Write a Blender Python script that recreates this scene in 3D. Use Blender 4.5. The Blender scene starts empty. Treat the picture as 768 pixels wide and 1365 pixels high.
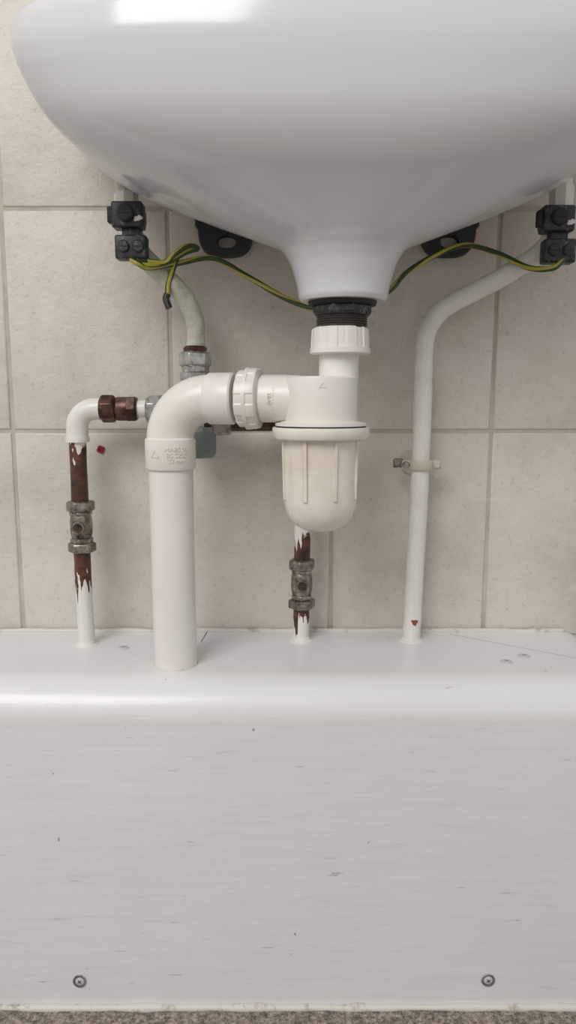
import bpy, bmesh, math, random
from mathutils import Vector, Matrix, noise
random.seed(4)
S = bpy.context.scene
try:
    S.view_settings.view_transform = 'Standard'
except Exception: pass

# ------------------------------------------------------------ materials
def mat(name, col=(.8,.8,.8), rough=.4, metal=0, coat=0, spec=.5):
    m = bpy.data.materials.new(name); m.use_nodes = True
    b = m.node_tree.nodes['Principled BSDF']
    b.inputs['Base Color'].default_value = (*col,1)
    b.inputs['Roughness'].default_value = rough
    b.inputs['Metallic'].default_value = metal
    b.inputs['Coat Weight'].default_value = coat
    b.inputs['Coat Roughness'].default_value = .12
    b.inputs['Specular IOR Level'].default_value = spec
    return m
def N(m, t, **kw):
    n = m.node_tree.nodes.new(t)
    for k,v in kw.items(): setattr(n,k,v)
    return n
def L(m,a,b): m.node_tree.links.new(a,b)
def B(m): return m.node_tree.nodes['Principled BSDF']
def coords(m, scale=(1,1,1), kind='Object'):
    tc=N(m,'ShaderNodeTexCoord'); mp=N(m,'ShaderNodeMapping')
    mp.inputs['Scale'].default_value=scale
    L(m,tc.outputs[kind],mp.inputs['Vector']); return mp.outputs['Vector']
def nz(m, vec, scale, detail=4, rough=.55):
    n=N(m,'ShaderNodeTexNoise'); n.inputs['Scale'].default_value=scale
    n.inputs['Detail'].default_value=detail; n.inputs['Roughness'].default_value=rough
    L(m,vec,n.inputs['Vector']); return n.outputs['Fac']
def ramp(m, fac, stops):
    r=N(m,'ShaderNodeValToRGB'); e=r.color_ramp.elements
    while len(e)<len(stops): e.new(.5)
    for i,(p,c) in enumerate(stops):
        e[i].position=p; e[i].color=(*c,1) if len(c)==3 else c
    L(m,fac,r.inputs['Fac']); return r.outputs['Color']
def math_(m, op, a, b=None, clamp=False):
    n=N(m,'ShaderNodeMath',operation=op); n.use_clamp=clamp
    for i,x in enumerate((a,b)):
        if x is None: continue
        if isinstance(x,(int,float)): n.inputs[i].default_value=x
        else: L(m,x,n.inputs[i])
    return n.outputs[0]
def mix(m, fac, a, b, blend='MIX'):
    n=N(m,'ShaderNodeMix',data_type='RGBA',blend_type=blend)
    if isinstance(fac,(int,float)): n.inputs[0].default_value=fac
    else: L(m,fac,n.inputs[0])
    for i,x in ((6,a),(7,b)):
        if isinstance(x,tuple): n.inputs[i].default_value=(*x,1)
        else: L(m,x,n.inputs[i])
    return n.outputs[2]
def bump(m, h, strength=.2, dist=.001):
    b=N(m,'ShaderNodeBump'); b.inputs['Strength'].default_value=strength
    b.inputs['Distance'].default_value=dist
    L(m,h,b.inputs['Height']); L(m,b.outputs['Normal'],B(m).inputs['Normal'])

# tile glaze
M_tile=mat('tile_glaze',rough=.42)
v=coords(M_tile)
c=ramp(M_tile,nz(M_tile,v,8,9,.66),[(.3,(.51,.465,.40)),(.5,(.62,.58,.515)),(.72,(.69,.655,.60))])
sp=ramp(M_tile,nz(M_tile,v,190,4,.65),[(.30,(.66,.63,.58)),(.42,(1,1,1))])
c=mix(M_tile,.6,c,sp,'MULTIPLY'); L(M_tile,c,B(M_tile).inputs['Base Color'])
h=math_(M_tile,'ADD',nz(M_tile,v,55,8,.7),math_(M_tile,'MULTIPLY',nz(M_tile,v,16,2),1.2))
bump(M_tile,h,.75,.0018)
M_grout=mat('grout',rough=.8); v=coords(M_grout)
L(M_grout,ramp(M_grout,nz(M_grout,v,30),[(.3,(.42,.37,.30)),(.7,(.56,.51,.44))]),B(M_grout).inputs['Base Color'])
bump(M_grout,nz(M_grout,v,300),.4,.0005)

# white gloss paint on boxing with scuffs
M_box=mat('gloss_paint',rough=.32,coat=.12)
v=coords(M_box)
base=ramp(M_box,nz(M_box,v,3.5,5),[(.3,(.715,.71,.72)),(.7,(.78,.78,.79))])
vs=coords(M_box,(14,14,120)); mask=nz(M_box,coords(M_box,(1,1,1.3)),9,3)
scf=ramp(M_box,nz(M_box,vs,1.5,6,.7),[(.60,(0,0,0)),(.68,(1,1,1))])
msk=ramp(M_box,mask,[(.50,(0,0,0)),(.62,(1,1,1))])
f=math_(M_box,'MULTIPLY',math_(M_box,'MULTIPLY',scf,msk),.36)
c=mix(M_box,f,base,(.36,.34,.33))
f2=ramp(M_box,nz(M_box,coords(M_box,(26,26,260)),1.2,3,.6),[(.71,(0,0,0)),(.75,(1,1,1))])
c=mix(M_box,math_(M_box,'MULTIPLY',f2,.5),c,(.28,.26,.24))
dots=ramp(M_box,nz(M_box,coords(M_box,(75,75,75)),1.3,2),[(.765,(0,0,0)),(.775,(1,1,1))])
c=mix(M_box,math_(M_box,'MULTIPLY',dots,.7),c,(.22,.19,.15))
L(M_box,c,B(M_box).inputs['Base Color'])
hh=math_(M_box,'ADD',nz(M_box,coords(M_box,(6,6,45)),1.6,5),math_(M_box,'MULTIPLY',nz(M_box,v,5,2),1.5))
bump(M_box,hh,.38,.0016)

M_ceramic=mat('vitreous_china',(.66,.655,.685),rough=.17,coat=.15)
v=coords(M_ceramic); bump(M_ceramic,nz(M_ceramic,v,14,2),.12,.002)
M_pvc=mat('white_pvc',rough=.32); v=coords(M_pvc)
L(M_pvc,ramp(M_pvc,nz(M_pvc,v,22,4),[(.3,(.75,.71,.655)),(.7,(.80,.775,.73))]),B(M_pvc).inputs['Base Color'])
M_pvc2=mat('aged_pvc',rough=.34); v=coords(M_pvc2)
L(M_pvc2,ramp(M_pvc2,nz(M_pvc2,v,30,4),[(.3,(.69,.63,.53)),(.55,(.79,.755,.68))]),B(M_pvc2).inputs['Base Color'])
M_paint=mat('painted_pipe',rough=.33); v=coords(M_paint)
L(M_paint,ramp(M_paint,nz(M_paint,v,60,5,.7),[(.22,(.50,.46,.38)),(.32,(.72,.69,.63)),(.7,(.79,.77,.73))]),B(M_paint).inputs['Base Color'])
bump(M_paint,nz(M_paint,v,120,3),.3,.0006)
M_oldpaint=mat('old_cream_paint',rough=.4); v=coords(M_oldpaint)
L(M_oldpaint,ramp(M_oldpaint,nz(M_oldpaint,v,75,6,.75),[(.3,(.20,.20,.15)),(.40,(.44,.43,.35)),(.62,(.60,.59,.50))]),B(M_oldpaint).inputs['Base Color'])
bump(M_oldpaint,nz(M_oldpaint,v,150,3),.5,.0008)
def copper_paint(name, zlo, zhi, amp=.03):
    m=mat(name,rough=.38)
    v=coords(m)
    cop=ramp(m,nz(m,v,90,6,.7),[(.3,(.014,.007,.005)),(.5,(.065,.022,.013)),(.74,(.18,.065,.03))])
    wh=ramp(m,nz(m,v,60,5,.7),[(.25,(.5,.47,.40)),(.4,(.74,.72,.67))])
    n=nz(m,coords(m,(1,1,.10)),260,2,.5)
    n2=nz(m,coords(m,(1,1,.4)),120,4,.6)
    n3=nz(m,v,220,3,.6)
    sx=N(m,'ShaderNodeSeparateXYZ'); L(m,v,sx.inputs[0]); z=sx.outputs[2]
    off=math_(m,'ADD',math_(m,'MULTIPLY',math_(m,'SUBTRACT',n,.5),amp*3.2),math_(m,'MULTIPLY',math_(m,'SUBTRACT',n3,.5),amp*.5))
    zz=math_(m,'ADD',z,off)
    a=math_(m,'LESS_THAN',zz,zlo); b=math_(m,'GREATER_THAN',zz,zhi)
    sp=math_(m,'GREATER_THAN',n2,.65)
    f=math_(m,'MAXIMUM',math_(m,'MAXIMUM',a,b),sp)
    L(m,mix(m,f,cop,wh),B(m).inputs['Base Color'])
    bump(m,math_(m,'ADD',f,nz(m,v,200,3)),.4,.0008)
    return m
M_copA=copper_paint('copper_paint_flaked',-.176,-.040,.022)
M_copB=copper_paint('copper_paint_drips',-.212,-.128,.022)
M_copper=mat('tarnished_copper',rough=.35,metal=.6); v=coords(M_copper)
L(M_copper,ramp(M_copper,nz(M_copper,v,90,6,.7),[(.3,(.02,.013,.01)),(.5,(.075,.038,.025)),(.7,(.20,.11,.08))]),B(M_copper).inputs['Base Color'])
M_chrome=mat('dull_chrome',rough=.28,metal=.9); v=coords(M_chrome)
L(M_chrome,ramp(M_chrome,nz(M_chrome,v,120,5,.7),[(.3,(.16,.14,.12)),(.5,(.46,.45,.43)),(.7,(.62,.62,.61))]),B(M_chrome).inputs['Base Color'])
M_valve=mat('aged_nickel',rough=.33,metal=.85); v=coords(M_valve)
L(M_valve,ramp(M_valve,nz(M_valve,v,140,5,.7),[(.3,(.05,.04,.03)),(.5,(.24,.21,.175)),(.7,(.48,.44,.39))]),B(M_valve).inputs['Base Color'])
M_green=mat('grey_green_plastic',(.20,.235,.215),rough=.5)
M_black=mat('black_bakelite',rough=.42); v=coords(M_black)
L(M_black,ramp(M_black,nz(M_black,v,160,5,.7),[(.4,(.012,.012,.013)),(.58,(.035,.035,.04)),(.68,(.22,.23,.26))]),B(M_black).inputs['Base Color'])
M_plate=mat('black_bracket_plastic',(.02,.021,.026),rough=.5)
M_rubber=mat('black_rubber',(.015,.015,.015),rough=.6)
M_thread=mat('grey_thread',(.12,.11,.095),rough=.4,metal=.3)
M_clip=mat('beige_clip_paint',(.55,.50,.41),rough=.45)
M_caulk=mat('sealant',rough=.5); v=coords(M_caulk)
L(M_caulk,ramp(M_caulk,nz(M_caulk,v,70,5,.7),[(.30,(.40,.35,.28)),(.44,(.66,.63,.58))]),B(M_caulk).inputs['Base Color'])
M_red=mat('red_wall_plug',(.30,.015,.02),rough=.5)
M_dark=mat('screw_recess',(.04,.035,.03),rough=.7)
M_seam=mat('paint_seam',(.40,.385,.37),rough=.5)
M_zinc=mat('painted_screw',(.56,.55,.53),rough=.35)
M_cable=mat('earth_cable_sheath',rough=.38)
tc=N(M_cable,'ShaderNodeTexCoord'); sx=N(M_cable,'ShaderNodeSeparateXYZ'); L(M_cable,tc.outputs['UV'],sx.inputs[0])
tw=math_(M_cable,'FRACT',math_(M_cable,'ADD',sx.outputs[0],math_(M_cable,'MULTIPLY',sx.outputs[1],5.0)))
tw=math_(M_cable,'FRACT',math_(M_cable,'MULTIPLY',tw,2.0))
st=math_(M_cable,'LESS_THAN',tw,.42)
L(M_cable,mix(M_cable,st,(.03,.055,.018),(.42,.37,.05)),B(M_cable).inputs['Base Color'])
M_floor=mat('brown_carpet',rough=.9); v=coords(M_floor)
c1=ramp(M_floor,nz(M_floor,v,260,3,.8),[(.35,(.08,.065,.05)),(.5,(.23,.19,.155)),(.65,(.42,.36,.30))])
L(M_floor,c1,B(M_floor).inputs['Base Color']); bump(M_floor,nz(M_floor,v,250,3,.8),.5,.001)

# ------------------------------------------------------------ geometry helpers
def finish(name, bm, m, sharp=35, smooth=True):
    me=bpy.data.meshes.new(name)
    bmesh.ops.recalc_face_normals(bm,faces=bm.faces[:])
    bm.to_mesh(me); bm.free()
    if not isinstance(m,(list,tuple)): m=[m]
    for x in m: me.materials.append(x)
    if smooth:
        for p in me.polygons: p.use_smooth=True
        me.set_sharp_from_angle(angle=math.radians(sharp))
    o=bpy.data.objects.new(name,me); S.collection.objects.link(o); return o
def lathe(name, prof, loc, d, m, segs=48, rfun=None, sharp=35, phase=0):
    q=Vector((0,0,1)).rotation_difference(Vector(d).normalized()).to_matrix()
    bm=bmesh.new(); rings=[]
    for r,z in prof:
        if r<1e-6: rings.append([bm.verts.new(q@Vector((0,0,z))+Vector(loc))]); continue
        ring=[]
        for i in range(segs):
            a=2*math.pi*i/segs+phase
            rr=r*(rfun(a,z) if rfun else 1)
            ring.append(bm.verts.new(q@Vector((rr*math.cos(a),rr*math.sin(a),z))+Vector(loc)))
        rings.append(ring)
    for A,C in zip(rings,rings[1:]):
        for i in range(segs):
            j=(i+1)%segs
            if len(A)==1 and len(C)==1: continue
            if len(A)==1: bm.faces.new((A[0],C[i],C[j]))
            elif len(C)==1: bm.faces.new((A[i],A[j],C[0]))
            else: bm.faces.new((A[i],A[j],C[j],C[i]))
    return finish(name,bm,m,sharp)
def cyl(name, p0, p1, r, m, bev=.001, **k):
    p0=Vector(p0);p1=Vector(p1);h=(p1-p0).length
    return lathe(name,[(0,0),(r-bev,0),(r,bev),(r,h-bev),(r-bev,h),(0,h)],p0,p1-p0,m,**k)
def hexnut(name,p0,p1,r,m,phase=.2,n=6):
    p0=Vector(p0);p1=Vector(p1);h=(p1-p0).length
    o=lathe(name,[(0,0),(r*.84,0),(r,h*.14),(r,h*.86),(r*.84,h),(0,h)],p0,p1-p0,m,segs=n,sharp=20,phase=phase)
    bv=o.modifiers.new('b','BEVEL'); bv.width=.0006; bv.segments=2; bv.limit_method='ANGLE'
    return o
def spline(pts, n=10):
    P=[Vector(p) for p in pts]; P=[P[0]*2-P[1]]+P+[P[-1]*2-P[-2]]; out=[]
    for i in range(1,len(P)-2):
        a,b,c,d=P[i-1:i+3]
        for k in range(n):
            t=k/n
            out.append(.5*((2*b)+(c-a)*t+(2*a-5*b+4*c-d)*t*t+(3*b-a-3*c+d)*t**3))
    out.append(P[-2]); return out
def tube(name, pts, r, m, segs=28, sm=0, wob=0, rf=None):
    P=spline(pts,sm) if sm else [Vector(p) for p in pts]
    bm=bmesh.new(); uv=bm.loops.layers.uv.new('UVMap'); rings=[]; ln=[0]
    T=(P[1]-P[0]).normalized(); ref=Vector((0,1,0)) if abs(T.y)<.8 else Vector((1,0,0))
    nrm=(ref-T*ref.dot(T)).normalized()
    for i,p in enumerate(P):
        if 0<i<len(P)-1: T2=(P[i+1]-P[i-1]).normalized()
        elif i==0: T2=(P[1]-P[0]).normalized()
        else: T2=(P[-1]-P[-2]).normalized()
        nrm=(nrm-T2*nrm.dot(T2)).normalized(); bn=T2.cross(nrm)
        if i: ln.append(ln[-1]+(P[i]-P[i-1]).length)
        ring=[]
        rr=r if rf is None else r*rf(i/(len(P)-1))
        for k in range(segs):
            a=2*math.pi*k/segs
            q=p+nrm*math.cos(a)*rr+bn*math.sin(a)*rr
            if wob: q+= (q-p).normalized()*wob*noise.noise(q*70)
            ring.append(bm.verts.new(q))
        rings.append(ring)
    for i in range(len(rings)-1):
        for k in range(segs):
            j=(k+1)%segs
            f=bm.faces.new((rings[i][k],rings[i][j],rings[i+1][j],rings[i+1][k]))
            for lp,(uu,vv) in zip(f.loops,((k,i),(k+1,i),(k+1,i+1),(k,i+1))):
                lp[uv].uv=(uu/segs,ln[vv])
    bm.faces.new(rings[0][::-1]); bm.faces.new(rings[-1])
    return finish(name,bm,m,50)
def box(name, lo, hi, m, bev=.001, segs=3):
    bm=bmesh.new(); bmesh.ops.create_cube(bm,size=1)
    lo=Vector(lo);hi=Vector(hi)
    for v in bm.verts:
        v.co=Vector([(lo[i]+hi[i])/2+v.co[i]*(hi[i]-lo[i]) for i in range(3)])
    if bev: bmesh.ops.bevel(bm,geom=bm.edges[:],offset=bev,segments=segs,profile=.5,affect='EDGES')
    return finish(name,bm,m)
def group(name, objs, loc=(0,0,0)):
    e=bpy.data.objects.new(name,None); e.empty_display_size=.02; e.location=loc
    S.collection.objects.link(e); bpy.context.view_layer.update()
    for o in objs:
        o.parent=e; o.matrix_parent_inverse=Matrix.Translation(loc).inverted()
    return e
def wrap_text(name, txt, size, cx, cy, cz, r, ang0, m, axis='Z'):
    cu=bpy.data.curves.new(name,'FONT'); cu.body=txt; cu.size=size; cu.extrude=.0003; cu.align_x='CENTER'; cu.align_y='CENTER'; cu.space_line=.9
    t=bpy.data.objects.new('tmp',cu); S.collection.objects.link(t); bpy.context.view_layer.update()
    me=bpy.data.meshes.new_from_object(t.evaluated_get(bpy.context.evaluated_depsgraph_get()))
    bpy.data.objects.remove(t)
    for v in me.vertices:
        x,y,z=v.co
        if axis=='Z':
            a=ang0+x/r; rr=r+z
            v.co=(cx+rr*math.cos(a),cy+rr*math.sin(a),cz+y)
        else:
            a=ang0+x/r; rr=r+z
            v.co=(cx+y,cy-rr*math.cos(a),cz-rr*math.sin(a))
    me.materials.clear(); me.materials.append(m)
    o=bpy.data.objects.new(name,me); S.collection.objects.link(o); return o
def screw_head(name, loc, d, r=.0042, m=None, sm=None):
    m=m or M_zinc
    d=Vector(d).normalized(); loc=Vector(loc)
    h=lathe(name+'_head',[(0,-.003),(r,-.003),(r,.0003),(r*.8,.0011),(r*.4,.0014),(0,.0015)],loc,d,m,segs=24)
    up=Vector((0,0,1)) if abs(d.z)<.5 else Vector((0,1,0))
    rot=Matrix.Rotation(.6,3,d); up=rot@up
    sd=d.cross(up).normalized(); out=[h]
    for ax,nm in ((sd,'a'),(up,'b')):
        ot=d.cross(ax)
        bm=bmesh.new(); bmesh.ops.create_cube(bm,size=1)
        for v in bm.verts: v.co=loc+d*(.0012+v.co.z*.0008)+ax*v.co.x*r*.9+ot*v.co.y*r*.17
        out.append(finish(name+'_slot_'+nm,bm,sm or M_dark,smooth=False))
    return out

FZ=-.521; TOPZ=-.229
# ------------------------------------------------------------ wall
def build_wall():
    bm=bmesh.new()
    bmesh.ops.create_cube(bm,size=1)
    for v in bm.verts: v.co=Vector((v.co.x*2.6,.03+v.co.y*.0572,.35+v.co.z*(2*(.35-FZ))))
    for f in bm.faces: f.material_index=1
    g=.0030; tw=.154; th=.205; x0=-.2657; z0=-.030
    for i in range(-6,9):
        for j in range(-2,6):
            xa=x0+i*tw+g/2; xb=xa+tw-g; za=max(z0+j*th+g/2,FZ+.001); zb=z0+(j+1)*th-g/2
            if zb>1.2: continue
            r=bmesh.ops.create_cube(bm,size=1); vs=r['verts']; dy=random.uniform(-.0002,.0002)
            for v in vs: v.co=Vector(((xa+xb)/2+v.co.x*(xb-xa),.004+dy+v.co.y*.008,(za+zb)/2+v.co.z*(zb-za)))
            es=list({e for v in vs for e in v.link_edges if all(abs(w.co.y-(.004+dy-.004))<1e-5 for w in e.verts)})
            bmesh.ops.bevel(bm,geom=es,offset=.0022,segments=3,profile=.5,affect='EDGES')
    return finish('wall_back',bm,[M_tile,M_grout],60)
build_wall()
box('floor',(-1.3,-2.4,FZ-.03),(1.3,0,FZ),M_floor,0)

# ------------------------------------------------------------ boxing
def boxing():
    bm=bmesh.new(); bmesh.ops.create_cube(bm,size=1)
    lo=Vector((-.85,-.1475,FZ+.001)); hi=Vector((.302,-.001,TOPZ))
    for v in bm.verts: v.co=Vector([(lo[i]+hi[i])/2+v.co[i]*(hi[i]-lo[i]) for i in range(3)])
    es=[]
    for e in bm.edges:
        a,b=e.verts; mid=(a.co+b.co)/2
        top=abs(mid.z-TOPZ)<1e-4; front=abs(mid.y-lo.y)<1e-4; right=abs(mid.x-hi.x)<1e-4
        if (top and front) or (top and right) or (front and right): es.append(e)
    bmesh.ops.bevel(bm,geom=es,offset=.032,segments=14,profile=.5,affect='EDGES')
    return finish('casing',bm,M_box,50)
parts=[boxing()]
bead=[(-.85+i*.0125,-.003,TOPZ+.0005+.0009*noise.noise(Vector((i*.35,0,0)))) for i in range(91)]
parts.append(tube('wall_sealant_bead',bead,.0026,M_caulk,segs=10,wob=.0012))
bead=[(-.85+i*.014,-.149,FZ+.001+.0009*noise.noise(Vector((i*.4,3,0)))) for i in range(82)]
parts.append(tube('floor_sealant_bead',bead,.0030,M_caulk,segs=10,wob=.002))
for nm,(x,y) in {'a':(-.1535,-.0545),'b':(.193,-.092),'c':(.213,-.077)}.items():
    parts+=screw_head('lid_screw_'+nm,(x,y,TOPZ),(0,0,1),.0055,M_zinc,M_seam)
for nm,(x,z) in {'a':(-.1795,-.4955),'b':(.1725,-.4945)}.items():
    parts+=screw_head('face_screw_'+nm,(x,-.1475,z),(0,-1,0),.0042,M_zinc)
    parts.append(lathe('screw_cup_'+nm,[(.0042,0),(.0060,0),(.0056,.0008),(.0042,.0008),(.0042,0)],(x,-.1478,z),(0,-1,0),M_chrome,segs=24))
def seam(name,p,q,w=.0006,m=None):
    p=Vector(p);q=Vector(q);n=(q-p).normalized().cross(Vector((0,0,1)))*w
    bm=bmesh.new()
    vs=[bm.verts.new(x) for x in (p-n,p+n,q+n*.5,q-n*.5)]
    vs2=[bm.verts.new(v.co+Vector((0,0,.0003))) for v in vs]
    bm.faces.new(vs2)
    for i in range(4): bm.faces.new((vs[i],vs[(i+1)%4],vs2[(i+1)%4],vs2[i]))
    return finish(name,bm,m or M_dark,smooth=False)
parts.append(seam('lid_joint_left',(-.0805,-.002,TOPZ),(-.083,-.036,TOPZ),.0004))
parts.append(seam('lid_joint_right',(.16,-.012,TOPZ),(.262,-.085,TOPZ),.0002,M_seam))
group('pipe_boxing',parts,(-.25,-.07,FZ))

# ------------------------------------------------------------ basin
X0,Y0=.0435,-.1175
def basin():
    outer=[(.035,.079),(.0364,.088),(.0392,.098),(.0432,.108),(.0515,.1180),(.075,.1275),(.110,.1410),(.141,.154),(.173,.1690),(.203,.190),(.224,.213),(.238,.240),(.2435,.256)]
    P=spline([(a,0,b) for a,b in outer],5)
    prof=[(.0,.083),(.018,.083),(.018,.0765),(.033,.0765)]+[(p.x,p.z) for p in P]
    rim=[(.2438,.264),(.2420,.2740),(.2370,.2795),(.230,.2815),(.222,.279),(.212,.264),(.196,.235),(.165,.202),(.12,.175),(.07,.162),(.03,.158),(.022,.157),(.022,.12),(0,.12)]
    R=spline([(a,0,b) for a,b in rim[:11]],3)
    prof+= [(p.x,p.z) for p in R]+rim[11:]
    n=144; bm=bmesh.new(); rings=[]
    for r,z in prof:
        if r<1e-6: rings.append([bm.verts.new((X0,Y0,z))]); continue
        t=min(1,max(0,(r-.05)/.194)); ring=[]
        for i in range(n):
            a=2*math.pi*i/n; c,s=math.cos(a),math.sin(a)
            if s<0: # toward the room
                e=2+ .6*t; ry=r if r<.05 else .05+(r-.05)*(.068/.194)
            else:
                e=2+2.5*t; ry=r if r<.05 else .05+(r-.05)*(.0665/.194)
            k=(abs(c)**e+abs(s)**e)**(-1/e)
            x=r*c*k; y=ry*s*k
            zz=z-(.29*max(0,-y)*t*t)
            ring.append(bm.verts.new((X0+x,Y0+y,zz)))
        rings.append(ring)
    for A,C in zip(rings,rings[1:]):
        for i in range(n):
            j=(i+1)%n
            if len(A)==1: bm.faces.new((A[0],C[i],C[j]))
            elif len(C)==1: bm.faces.new((A[i],A[j],C[0]))
            else: bm.faces.new((A[i],A[j],C[j],C[i]))
    return finish('ceramic_bowl',bm,M_ceramic,50)
bparts=[basin()]
bx=X0-.0005
bparts.append(lathe('waste_washer',[(0,.0775),(.0265,.0775),(.0272,.076),(.0265,.0735),(.022,.0725),(0,.0725)],(bx,Y0,0),(0,0,1),M_rubber))
bparts.append(lathe('waste_backnut',[(0,.0735),(.0235,.0735),(.0245,.072),(.0245,.068),(.0225,.066),(0,.066)],(bx,Y0,0),(0,0,1),M_black,segs=8,sharp=25,phase=.3))
th=[(0,.068)]
for i in range(8):
    z=.067-i*.0017; th+=[(.0190,z),(.0206,z-.0008)]
th+=[(.019,.053),(0,.053)]
bparts.append(lathe('waste_thread',th,(bx-.0003,Y0,0),(0,0,1),M_thread,sharp=20))
group('wash_basin',bparts,(X0,Y0,.2))

# ------------------------------------------------------------ bottle trap
bx2=.0265; ix=.0405
cog=lambda n,a=.05:(lambda t,z: 1+a*(1 if math.sin(n*t)>-.2 else 0)-a*.5)
tp=[]
tp.append(lathe('inlet_nut',[(.0,.0565),(.0205,.0565),(.0222,.055),(.0228,.045),(.0228,.0385),(.022,.037),(.017,.0362),(0,.0362)],(ix+.001,Y0,0),(0,0,1),M_pvc,segs=144,rfun=cog(9,.035),sharp=25))
tp.append(lathe('inlet_nut_collar',[(0,.0405),(.0240,.0405),(.0240,.0365),(.0225,.0355),(0,.0355)],(ix+.001,Y0,0),(0,0,1),M_pvc,segs=64))
tp.append(cyl('inlet_pipe',(ix,Y0,.012),(ix,Y0,.040),.0158,M_pvc))
tp.append(lathe('trap_body',[(0,.0182),(.0272,.0182),(.0288,.0172),(.0292,.0155),(.0292,-.0165),(.033,-.0178),(.0368,-.0185),(.0368,-.0205),(0,-.0205)],(bx2,Y0,0),(0,0,1),M_pvc,segs=72,sharp=30))
tp.append(lathe('rubber_gasket',[(0,-.0200),(.0362,-.0200),(.0364,-.0220),(0,-.0220)],(bx2,Y0,0),(0,0,1),M_rubber,segs=64))
tp.append(lathe('cup_flange',[(0,-.0217),(.0388,-.0217),(.0392,-.023),(.0392,-.0275),(.0375,-.0305),(.032,-.0325),(0,-.0325)],(bx2,Y0,0),(0,0,1),M_pvc2,segs=72,sharp=30))
cup=[(.0305,-.031),(.0305,-.036),(.0302,-.060),(.0298,-.080),(.0288,-.0875),(.0262,-.0945),(.0215,-.1005),(.015,-.1045),(.008,-.1065),(0,-.107)]
C=spline([(a,0,b) for a,b in cup],4)
tp.append(lathe('trap_cup',[(max(0,p.x),p.z) for p in C[:-1]]+[(0,-.107)],(bx2,Y0,0),(0,0,1),M_pvc2,segs=72))
for i in range(8):
    a=math.radians(-70+45*i); cx,cy=bx2+.0302*math.cos(a),Y0+.0302*math.sin(a)
    d=Vector((math.cos(a),math.sin(a),0)); s=Vector((-math.sin(a),math.cos(a),0))
    bm=bmesh.new(); bmesh.ops.create_cube(bm,size=1)
    for v in bm.verts:
        tz=v.co.z; out=.0034 if tz>0 else .0016
        v.co=Vector((cx,cy,-.0555+tz*.047))+s*v.co.y*.0026+d*(v.co.x+.2)*out
    bmesh.ops.bevel(bm,geom=bm.edges[:],offset=.0004,segments=2,affect='EDGES')
    tp.append(finish('grip_rib_%d'%(i+1),bm,M_pvc2))
OUT0=Vector((bx2,Y0,.001)); OUT1=Vector((-.066,-.1005,.001)); od=(OUT1-OUT0).normalized()
def along(x): return OUT0+od*((x-OUT0.x)/od.x)
def lx(name,prof,m,**k):
    pr=[(r,(along(x)-OUT0).length) for r,x in prof]
    return lathe(name,pr,OUT0,od,m,**k)
tp.append(lx('outlet_spigot',[(0,.01),(.0185,.01),(.0190,.0),(.0192,-.002),(.0192,-.0205),(.0178,-.022),(.0178,-.026),(0,-.026)],M_pvc,segs=64))
tp.append(lx('outlet_nut',[(0,-.0225),(.0215,-.0225),(.0240,-.0235),(.0246,-.025),(.0246,-.031),(.0230,-.0325),(.0230,-.0385),(.0215,-.040),(0,-.040)],M_pvc,segs=144,rfun=cog(8,.03),sharp=25))
tp.append(lx('outlet_nut_lip',[(0,-.0300),(.0252,-.0300),(.0252,-.0330),(0,-.0330)],M_pvc,segs=64))
tp.append(wrap_text('moulded_marking','BS 3943\nWASTE 32\nTRAP',.0042,-.0115,-.1105,.001,.0194,0,M_pvc2,'X'))
tp.append(wrap_text('moulded_triangle','\u25B3',.006,bx2,Y0,.011,.0293,math.radians(-90),M_pvc2))
group('bottle_trap',tp,(bx2,Y0,0))

# ------------------------------------------------------------ waste pipe & elbow
WX,WY=-.0989,-.0955
wp=[]
wp.append(lx('elbow_socket_side',[(0,-.0435),(.0200,-.0435),(.0212,-.045),(.0212,-.064),(.0195,-.0665),(0,-.0665)],M_pvc,segs=64))
br=.034; cc=Vector((WX+br,WY,.001-br)); pts=[along(-.058),along(-.0645)]
e0=along(-.0645)
for i in range(1,15):
    a=math.pi/2*i/14
    p=Vector((cc.x-br*math.sin(a),0,cc.z+br*math.cos(a)))
    p.y=e0.y+(WY-e0.y)*math.sin(a)
    pts.append(p)
pts.append(Vector((WX,WY,-.045)))
wp.append(tube('elbow_bend',pts,.0196,M_pvc,segs=48))
wp.append(lathe('elbow_socket_lower',[(0,-.031),(.0195,-.031),(.0210,-.0325),(.0212,-.035),(.0212,-.0560),(.0204,-.0575),(0,-.0575)],(WX,WY,0),(0,0,1),M_pvc,segs=64))
wp.append(tube('waste_tube',[(WX,WY,-.05),(WX,WY,-.15),(WX+.0005,WY,TOPZ-.002)],.0186,M_pvc,segs=48))
wp.append(wrap_text('moulded_marking','MABS 90\nBS 5255\n32 mm',.0052,WX,WY,-.045,.0214,math.radians(-68),M_pvc2))
wp.append(wrap_text('moulded_triangle','\u25B3',.009,WX,WY,-.0445,.0214,math.radians(-118),M_pvc2))
wp.append(tube('base_seal',[(WX+.0005+.0188*math.cos(a),WY+.0188*math.sin(a),TOPZ) for a in [2*math.pi*i/40 for i in range(41)]],.0014,M_caulk,segs=8,wob=.0012))
group('waste_pipe',wp,(WX,WY,TOPZ))

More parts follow.
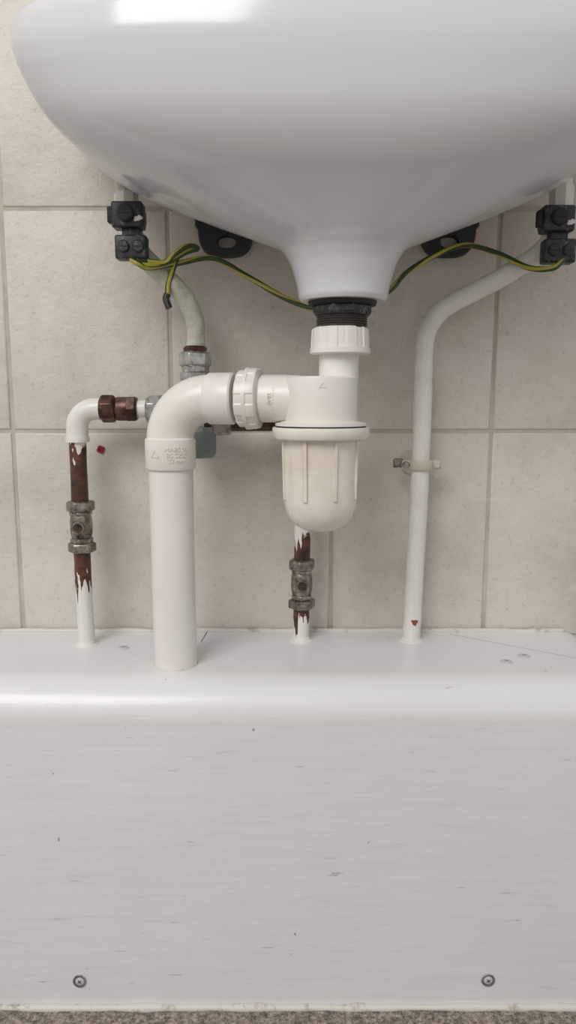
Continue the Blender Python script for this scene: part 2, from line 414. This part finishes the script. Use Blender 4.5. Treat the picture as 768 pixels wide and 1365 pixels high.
# ------------------------------------------------------------ supply pipework
def collar(name,x,y,r):
    return lathe(name,[(r-.001,.004),(r+.0006,.0035),(r+.001,.0015),(r+.0035,.0006),(r+.0040,-.001),(r-.001,-.001)],(x,y,TOPZ),(0,0,1),M_paint,segs=32,rfun=lambda a,z:1+.10*noise.noise(Vector((math.cos(a)*2+x*50,math.sin(a)*2,0))))
def isolator(prefix,x,y,z0,z1):
    o=[]; h=z1-z0
    o.append(hexnut(prefix+'_lower_nut',(x,y,z0),(x,y,z0+h*.20),.0130,M_valve,.15))
    o.append(hexnut(prefix+'_lower_nut_step',(x,y,z0+h*.19),(x,y,z0+h*.29),.0108,M_valve,.5))
    o.append(lathe(prefix+'_body',[(0,z0+h*.28),(.0088,z0+h*.28),(.0096,z0+h*.33),(.0102,z0+h*.42),(.0102,z0+h*.60),(.0096,z0+h*.69),(.0088,z0+h*.74),(0,z0+h*.74)],(x,y,0),(0,0,1),M_valve,segs=32))
    o.append(hexnut(prefix+'_upper_nut_step',(x,y,z0+h*.72),(x,y,z0+h*.80),.0108,M_valve,.5))
    o.append(hexnut(prefix+'_upper_nut',(x,y,z0+h*.79),(x,y,z1),.0130,M_valve,.35))
    zc=z0+h*.51
    o.append(cyl(prefix+'_spindle_boss',(x,y,zc),(x,y-.0125,zc),.0058,M_valve,bev=.0008))
    o.append(cyl(prefix+'_spindle',(x,y-.012,zc),(x,y-.0132,zc),.0042,M_copper,bev=.0004))
    o.append(box(prefix+'_spindle_slot',(x-.0038,y-.0137,zc-.0006),(x+.0038,y-.0130,zc+.0006),M_dark,0))
    return o
LX,LY=-.1918,-.042; HZ=-.008
sp=[]
sp.append(tube('copper_riser',[(LX+.001,LY,TOPZ-.002),(LX,LY,-.15),(LX,LY,-.028)],.0077,M_copA,wob=.0005,sm=8))
el=[(LX,LY,-.036)]
for i in range(9):
    a=math.pi/2*i/8; el.append((LX+.017-.017*math.cos(a),LY,HZ-.017+.017*math.sin(a)))
el.append((LX+.022,LY,HZ))
sp.append(tube('capillary_elbow',el,.0098,M_paint,wob=.0006))
sp.append(lathe('elbow_lip',[(.007,-.002),(.0106,-.002),(.0108,.001),(.0106,.003),(.007,.003)],(LX,LY,-.036),(0,0,1),M_paint,segs=32))
sp.append(tube('branch_pipe',[(LX+.018,LY,HZ),(-.13,-.040,HZ),(-.09,-.038,HZ)],.0077,M_paint))
sp.append(hexnut('coupler_nut',(-.1700,-.0415,HZ),(-.1560,-.041,HZ),.0128,M_copper,.2))
sp.append(cyl('coupler_body',(-.1560,-.041,HZ),(-.1370,-.0405,HZ),.0108,M_copper,bev=.0015))
sp.append(hexnut('coupler_nut_end',(-.1470,-.041,HZ),(-.1365,-.0405,HZ),.0124,M_copper,.6))
sp.append(hexnut('tee_side_nut',(-.1290,-.040,HZ-.001),(-.1120,-.039,HZ-.001),.0125,M_chrome,.1))
sp.append(cyl('tee_side_body',(-.1120,-.039,HZ),(-.0836,-.038,HZ),.0105,M_chrome))
sp.append(lathe('tee_side_socket',[(0,-.004),(.0135,-.004),(.0135,.010),(.009,.012),(0,.012)],(-.1150,-.0395,HZ),(0,0,1),M_chrome,segs=8,sharp=25))
MX,MY=-.0836,-.038
sp.append(hexnut('tee_top_nut',(MX,MY,.0290),(MX,MY,.0430),.0150,M_chrome,.25))
sp.append(lathe('tee_top_step',[(0,.0425),(.0105,.0425),(.0108,.046),(.0085,.048),(0,.048)],(MX,MY,0),(0,0,1),M_copper,segs=32))
sp.append(lathe('tee_column',[(0,.030),(.0125,.030),(.0125,.025),(.0140,.024),(.0140,.012),(.011,.010),(.011,-.030),(0,-.030)],(MX,MY,0),(0,0,1),M_chrome,segs=8,sharp=25))
sp.append(hexnut('tee_bottom_cap',(MX+.003,MY,-.0525),(MX+.003,MY,-.0245),.0150,M_green,.3,8))
CZ=-.0215
sp.append(hexnut('tee_right_nut',(-.0700,-.037,CZ-.001),(-.0520,-.036,CZ-.001),.0105,M_chrome,.4))
rx,ry=.0135,-.030
rp=[(-.0836,-.037,CZ),(-.05,-.036,CZ),(-.01,-.032,CZ)]
for i in range(9):
    a=math.pi/2*i/8; rp.append((rx-.016+.016*math.sin(a),ry,CZ-.016+.016*math.cos(a)))
sp.append(tube('cross_pipe',rp,.0070,M_copper))
sp.append(tube('copper_riser_centre',[(rx,ry,CZ-.015),(rx,ry,-.13),(rx-.001,ry,TOPZ-.002)],.0076,M_copB,wob=.0005,sm=8))
sp+=isolator('isolating_valve_left',LX+.0003,LY,-.1402,-.0918)
sp+=isolator('isolating_valve_centre',rx-.0004,ry,-.1975,-.1495)
sp.append(collar('paint_collar_left',LX+.001,LY,.0078)); sp.append(collar('paint_collar_centre',rx-.001,ry,.0076))
TXL,TY=-.138,-.060
sp.append(tube('tap_tail',[(MX,MY,.038),(MX,MY,.046),(-.0826,-.040,.066),(-.0895,-.046,.0868),(-.1040,-.051,.1035),(-.1225,-.0555,.120),(-.1325,-.058,.140),(-.1365,-.060,.165),(TXL,TY,.185)],.0084,M_oldpaint,sm=8,wob=.001))
sp.append(lathe('tap_connector_nut',[(0,.150),(.0098,.150),(.0105,.152),(.0105,.172),(.0085,.174),(.0080,.200),(0,.200)],(TXL+.001,TY,0),(0,0,1),M_paint,segs=8,sharp=25))
group('cold_water_pipework',sp,(LX,LY,TOPZ))

hp=[]
TXR=.2315
hp.append(tube('supply_pipe',[(.1187,-.030,TOPZ-.002),(.1205,-.030,-.17),(.1230,-.030,-.08),(.1240,-.030,0),(.1240,-.030,.040),(.1262,-.030,.060),(.1345,-.031,.0755),(.1493,-.0325,.0868),(.1775,-.0375,.1012),(.2050,-.046,.1170),(.2225,-.053,.131),(.2298,-.057,.149),(TXR,-.060,.170),(TXR,-.060,.190)],.0084,M_paint,sm=8,wob=.0006))
hp.append(lathe('tap_connector_nut',[(0,.158),(.0098,.158),(.0105,.160),(.0105,.178),(.0085,.180),(.0080,.200),(0,.200)],(TXR,-.060,0),(0,0,1),M_paint,segs=8,sharp=25))
hp.append(collar('paint_collar',.1187,-.030,.0084))
hp.append(lathe('paint_chip',[(0,.0010),(.0026,.0006),(.0030,-.001),(0,-.001)],(.1202,-.0386,-.2090),(0,-1,0),mat('exposed_copper',(.22,.06,.03),.4),segs=24,rfun=lambda a,z:1+.2*math.sin(3*a)+.1*math.sin(5*a+1)))
group('hot_water_pipe',hp,(.1187,-.03,TOPZ))

cx,cy,cz=.1236,-.030,-.0595
cp=[lathe('ring',[(.0080,-.0045),(.0112,-.0045),(.0118,-.003),(.0118,.003),(.0112,.0045),(.0080,.0045),(.0080,-.0045)],(cx,cy,cz),(0,0,1),M_clip,segs=40,sharp=30)]
for s,nm in ((-1,'left'),(1,'right')):
    a,b=sorted((cx+s*.009,cx+s*.0180)); cp.append(box('lug_'+nm,(a,cy-.0045,cz-.0042),(b,cy+.0030,cz+.0042),M_clip,.0016))
    cp.append(cyl('lug_screw_'+nm,(cx+s*.0145,cy-.002,cz),(cx+s*.0145,cy-.0062,cz),.0034,M_clip if s>0 else M_valve))
cp.append(cyl('stem',(cx,cy+.010,cz),(cx,-.003,cz),.005,M_clip)); cp.append(cyl('wall_plate',(cx-.003,-.004,cz),(cx-.003,.0,cz),.012,M_clip))
cp.append(box('hinge_tab',(cx-.0255,cy-.001,cz-.003),(cx-.0165,cy+.003,cz+.0055),M_valve,.0014))
group('pipe_clip',cp,(cx,cy,cz))

# ------------------------------------------------------------ earth clamps
def clamp(tx,ty,zc,nm):
    o=[]
    o.append(box('upper_block',(tx-.0135,ty-.0215,zc+.0035),(tx+.0125,ty-.004,zc+.0245),M_black,.002))
    o.append(box('lower_block',(tx-.0115,ty-.0205,zc-.0215),(tx+.0150,ty-.006,zc-.0020),M_black,.002))
    o.append(box('web',(tx-.0060,ty-.016,zc-.006),(tx+.0090,ty-.006,zc+.008),M_black,.001))
    o.append(cyl('upper_terminal',(tx-.001,ty-.0205,zc+.0145),(tx-.001,ty-.0265,zc+.0145),.0070,M_rubber,bev=.0012))
    for k,(dx,dz) in enumerate(((-.006,-.0115),(.0062,-.0115))):
        o.append(cyl('lower_terminal_%d'%(k+1),(tx+dx+.002,ty-.0195,zc+dz),(tx+dx+.002,ty-.0228,zc+dz),.0050,M_black,bev=.001))
        o.append(box('screw_slot_%d'%(k+1),(tx+dx-.0016,ty-.0233,zc+dz-.0006),(tx+dx+.0056,ty-.0227,zc+dz+.0006),M_dark,0))
    o.append(box('terminal_slot',(tx-.0058,ty-.0272,zc+.0140),(tx+.0038,ty-.0264,zc+.0150),M_dark,0))
    o.append(lathe('pipe_strap',[(.0108,-.005),(.0122,-.005),(.0122,.005),(.0108,.005),(.0108,-.005)],(tx,ty,zc+.0145),(0,0,1),M_chrome,segs=32))
    o.append(box('side_lug',(tx-.0175,ty-.018,zc+.008),(tx-.0120,ty-.010,zc+.021),M_rubber,.001))
    o.append(lathe('paint_smear',[(0,.0010),(.0024,.0008),(.0030,0),(0,0)],(tx+.0088,ty-.0212,zc+.0105),(0,-1,0),M_paint,segs=32,rfun=lambda a,z:1+.3*math.sin(a*2+1)+.12*math.cos(a*5)))
    return group(nm,o,(tx,ty,zc))
clamp(-.1330,-.0570,.1380,'earth_clamp')
clamp(.2255,-.0570,.1350,'earth_clamp.001')

ec=[]
ec.append(tube('bonding_run_left',[(-.1310,-.075,.1165),(-.1250,-.078,.1125),(-.1171,-.070,.1105),(-.0929,-.058,.1165),(-.0648,-.050,.1215),(-.0355,-.050,.1065),(-.0058,-.060,.0885),(.0177,-.080,.0765),(.0400,-.082,.0745),(.066,-.080,.080),(.0860,-.075,.0915),(.1009,-.060,.1073),(.1268,-.040,.1245),(.1563,-.038,.1350),(.1837,-.048,.1258),(.2042,-.065,.1115),(.2200,-.078,.1085),(.2300,-.076,.1150)],.0024,M_cable,segs=16,sm=8))
ec.append(tube('loop',[(-.1270,-.075,.1165),(-.1205,-.074,.1130),(-.1050,-.068,.1150),(-.0860,-.062,.1250),(-.0775,-.060,.1280),(-.0850,-.064,.1295),(-.0955,-.068,.1225),(-.1040,-.068,.1150),(-.118,-.074,.1150)],.0024,M_cable,segs=16,sm=8))
ec.append(tube('loose_end',[(-.0930,-.062,.1250),(-.0970,-.060,.1150),(-.1030,-.058,.1000),(-.1040,-.059,.0900)],.0024,M_cable,segs=16,sm=8))
ec.append(tube('loose_end_tip',[(-.1040,-.059,.0905),(-.1055,-.0595,.086),(-.1028,-.060,.0785)],.0030,M_black,segs=12,sm=4))
group('earth_cable',ec,(0,-.07,.11))

def bracket(cx,nm):
    n=48; bm=bmesh.new(); cz=.158
    def outr(a):
        c,s=math.cos(a),math.sin(a); e=3.0; k=(abs(c)**e+abs(s)**e)**(-1/e); return (.0265*c*k*(1.0+(-.04 if s<0 else .06)),.0275*s*k)
    def inr(a):
        c,s=math.cos(a),math.sin(a); e=2.4; k=(abs(c)**e+abs(s)**e)**(-1/e); return (.0085*c*k+.001,.0055*s*k-.0145)
    def ring(fn,y,sc=1): return [bm.verts.new((cx+fn(2*math.pi*i/n)[0]*sc,y,cz+fn(2*math.pi*i/n)[1]*sc)) for i in range(n)]
    R=[ring(outr,-.0005),ring(outr,-.008),ring(outr,-.0105,.95),ring(inr,-.0105),ring(inr,-.0005)]
    for A,C in zip(R,R[1:]):
        for i in range(n):
            j=(i+1)%n; bm.faces.new((A[i],A[j],C[j],C[i]))
    return finish(nm,bm,M_plate,40)
bracket(-.0575,'basin_bracket'); bracket(.1475,'basin_bracket.001')

lathe('wall_plug',[(0,.0002),(.0014,.0002),(.0016,.0012),(.0034,.0012),(.0038,.0003),(.0038,-.001),(0,-.001)],(-.1813,-.0005,-.0475),(0,-1,0),M_red,segs=20,rfun=lambda a,z:1+.12*math.sin(4*a))

# ------------------------------------------------------------ lights, world, camera
def area(name,loc,tgt,sx,sy,p,col):
    l=bpy.data.lights.new(name,'AREA'); l.shape='RECTANGLE'; l.size=sx; l.size_y=sy; l.energy=p; l.color=col
    o=bpy.data.objects.new(name,l); o.location=loc
    o.rotation_euler=(Vector(tgt)-Vector(loc)).to_track_quat('-Z','Y').to_euler(); S.collection.objects.link(o)
area('window_light',(-.85,-1.75,1.45),(0,0,-.1),1.2,1.0,31,(1,.985,.965))
w=bpy.data.worlds.new('world'); S.world=w; w.use_nodes=True
w.node_tree.nodes['Background'].inputs[0].default_value=(1,.99,.98,1)
w.node_tree.nodes['Background'].inputs[1].default_value=.56

cam=bpy.data.cameras.new('camera'); co=bpy.data.objects.new('camera',cam); S.collection.objects.link(co)
cam.sensor_fit='VERTICAL'; cam.sensor_height=24; cam.lens=1000/1365*24; cam.clip_start=.01
co.location=(0,-.7275,0); co.rotation_euler=(math.radians(81.5),0,0)
S.camera=co
for o in S.objects:
    if o.parent is None: o.location.z+=.521
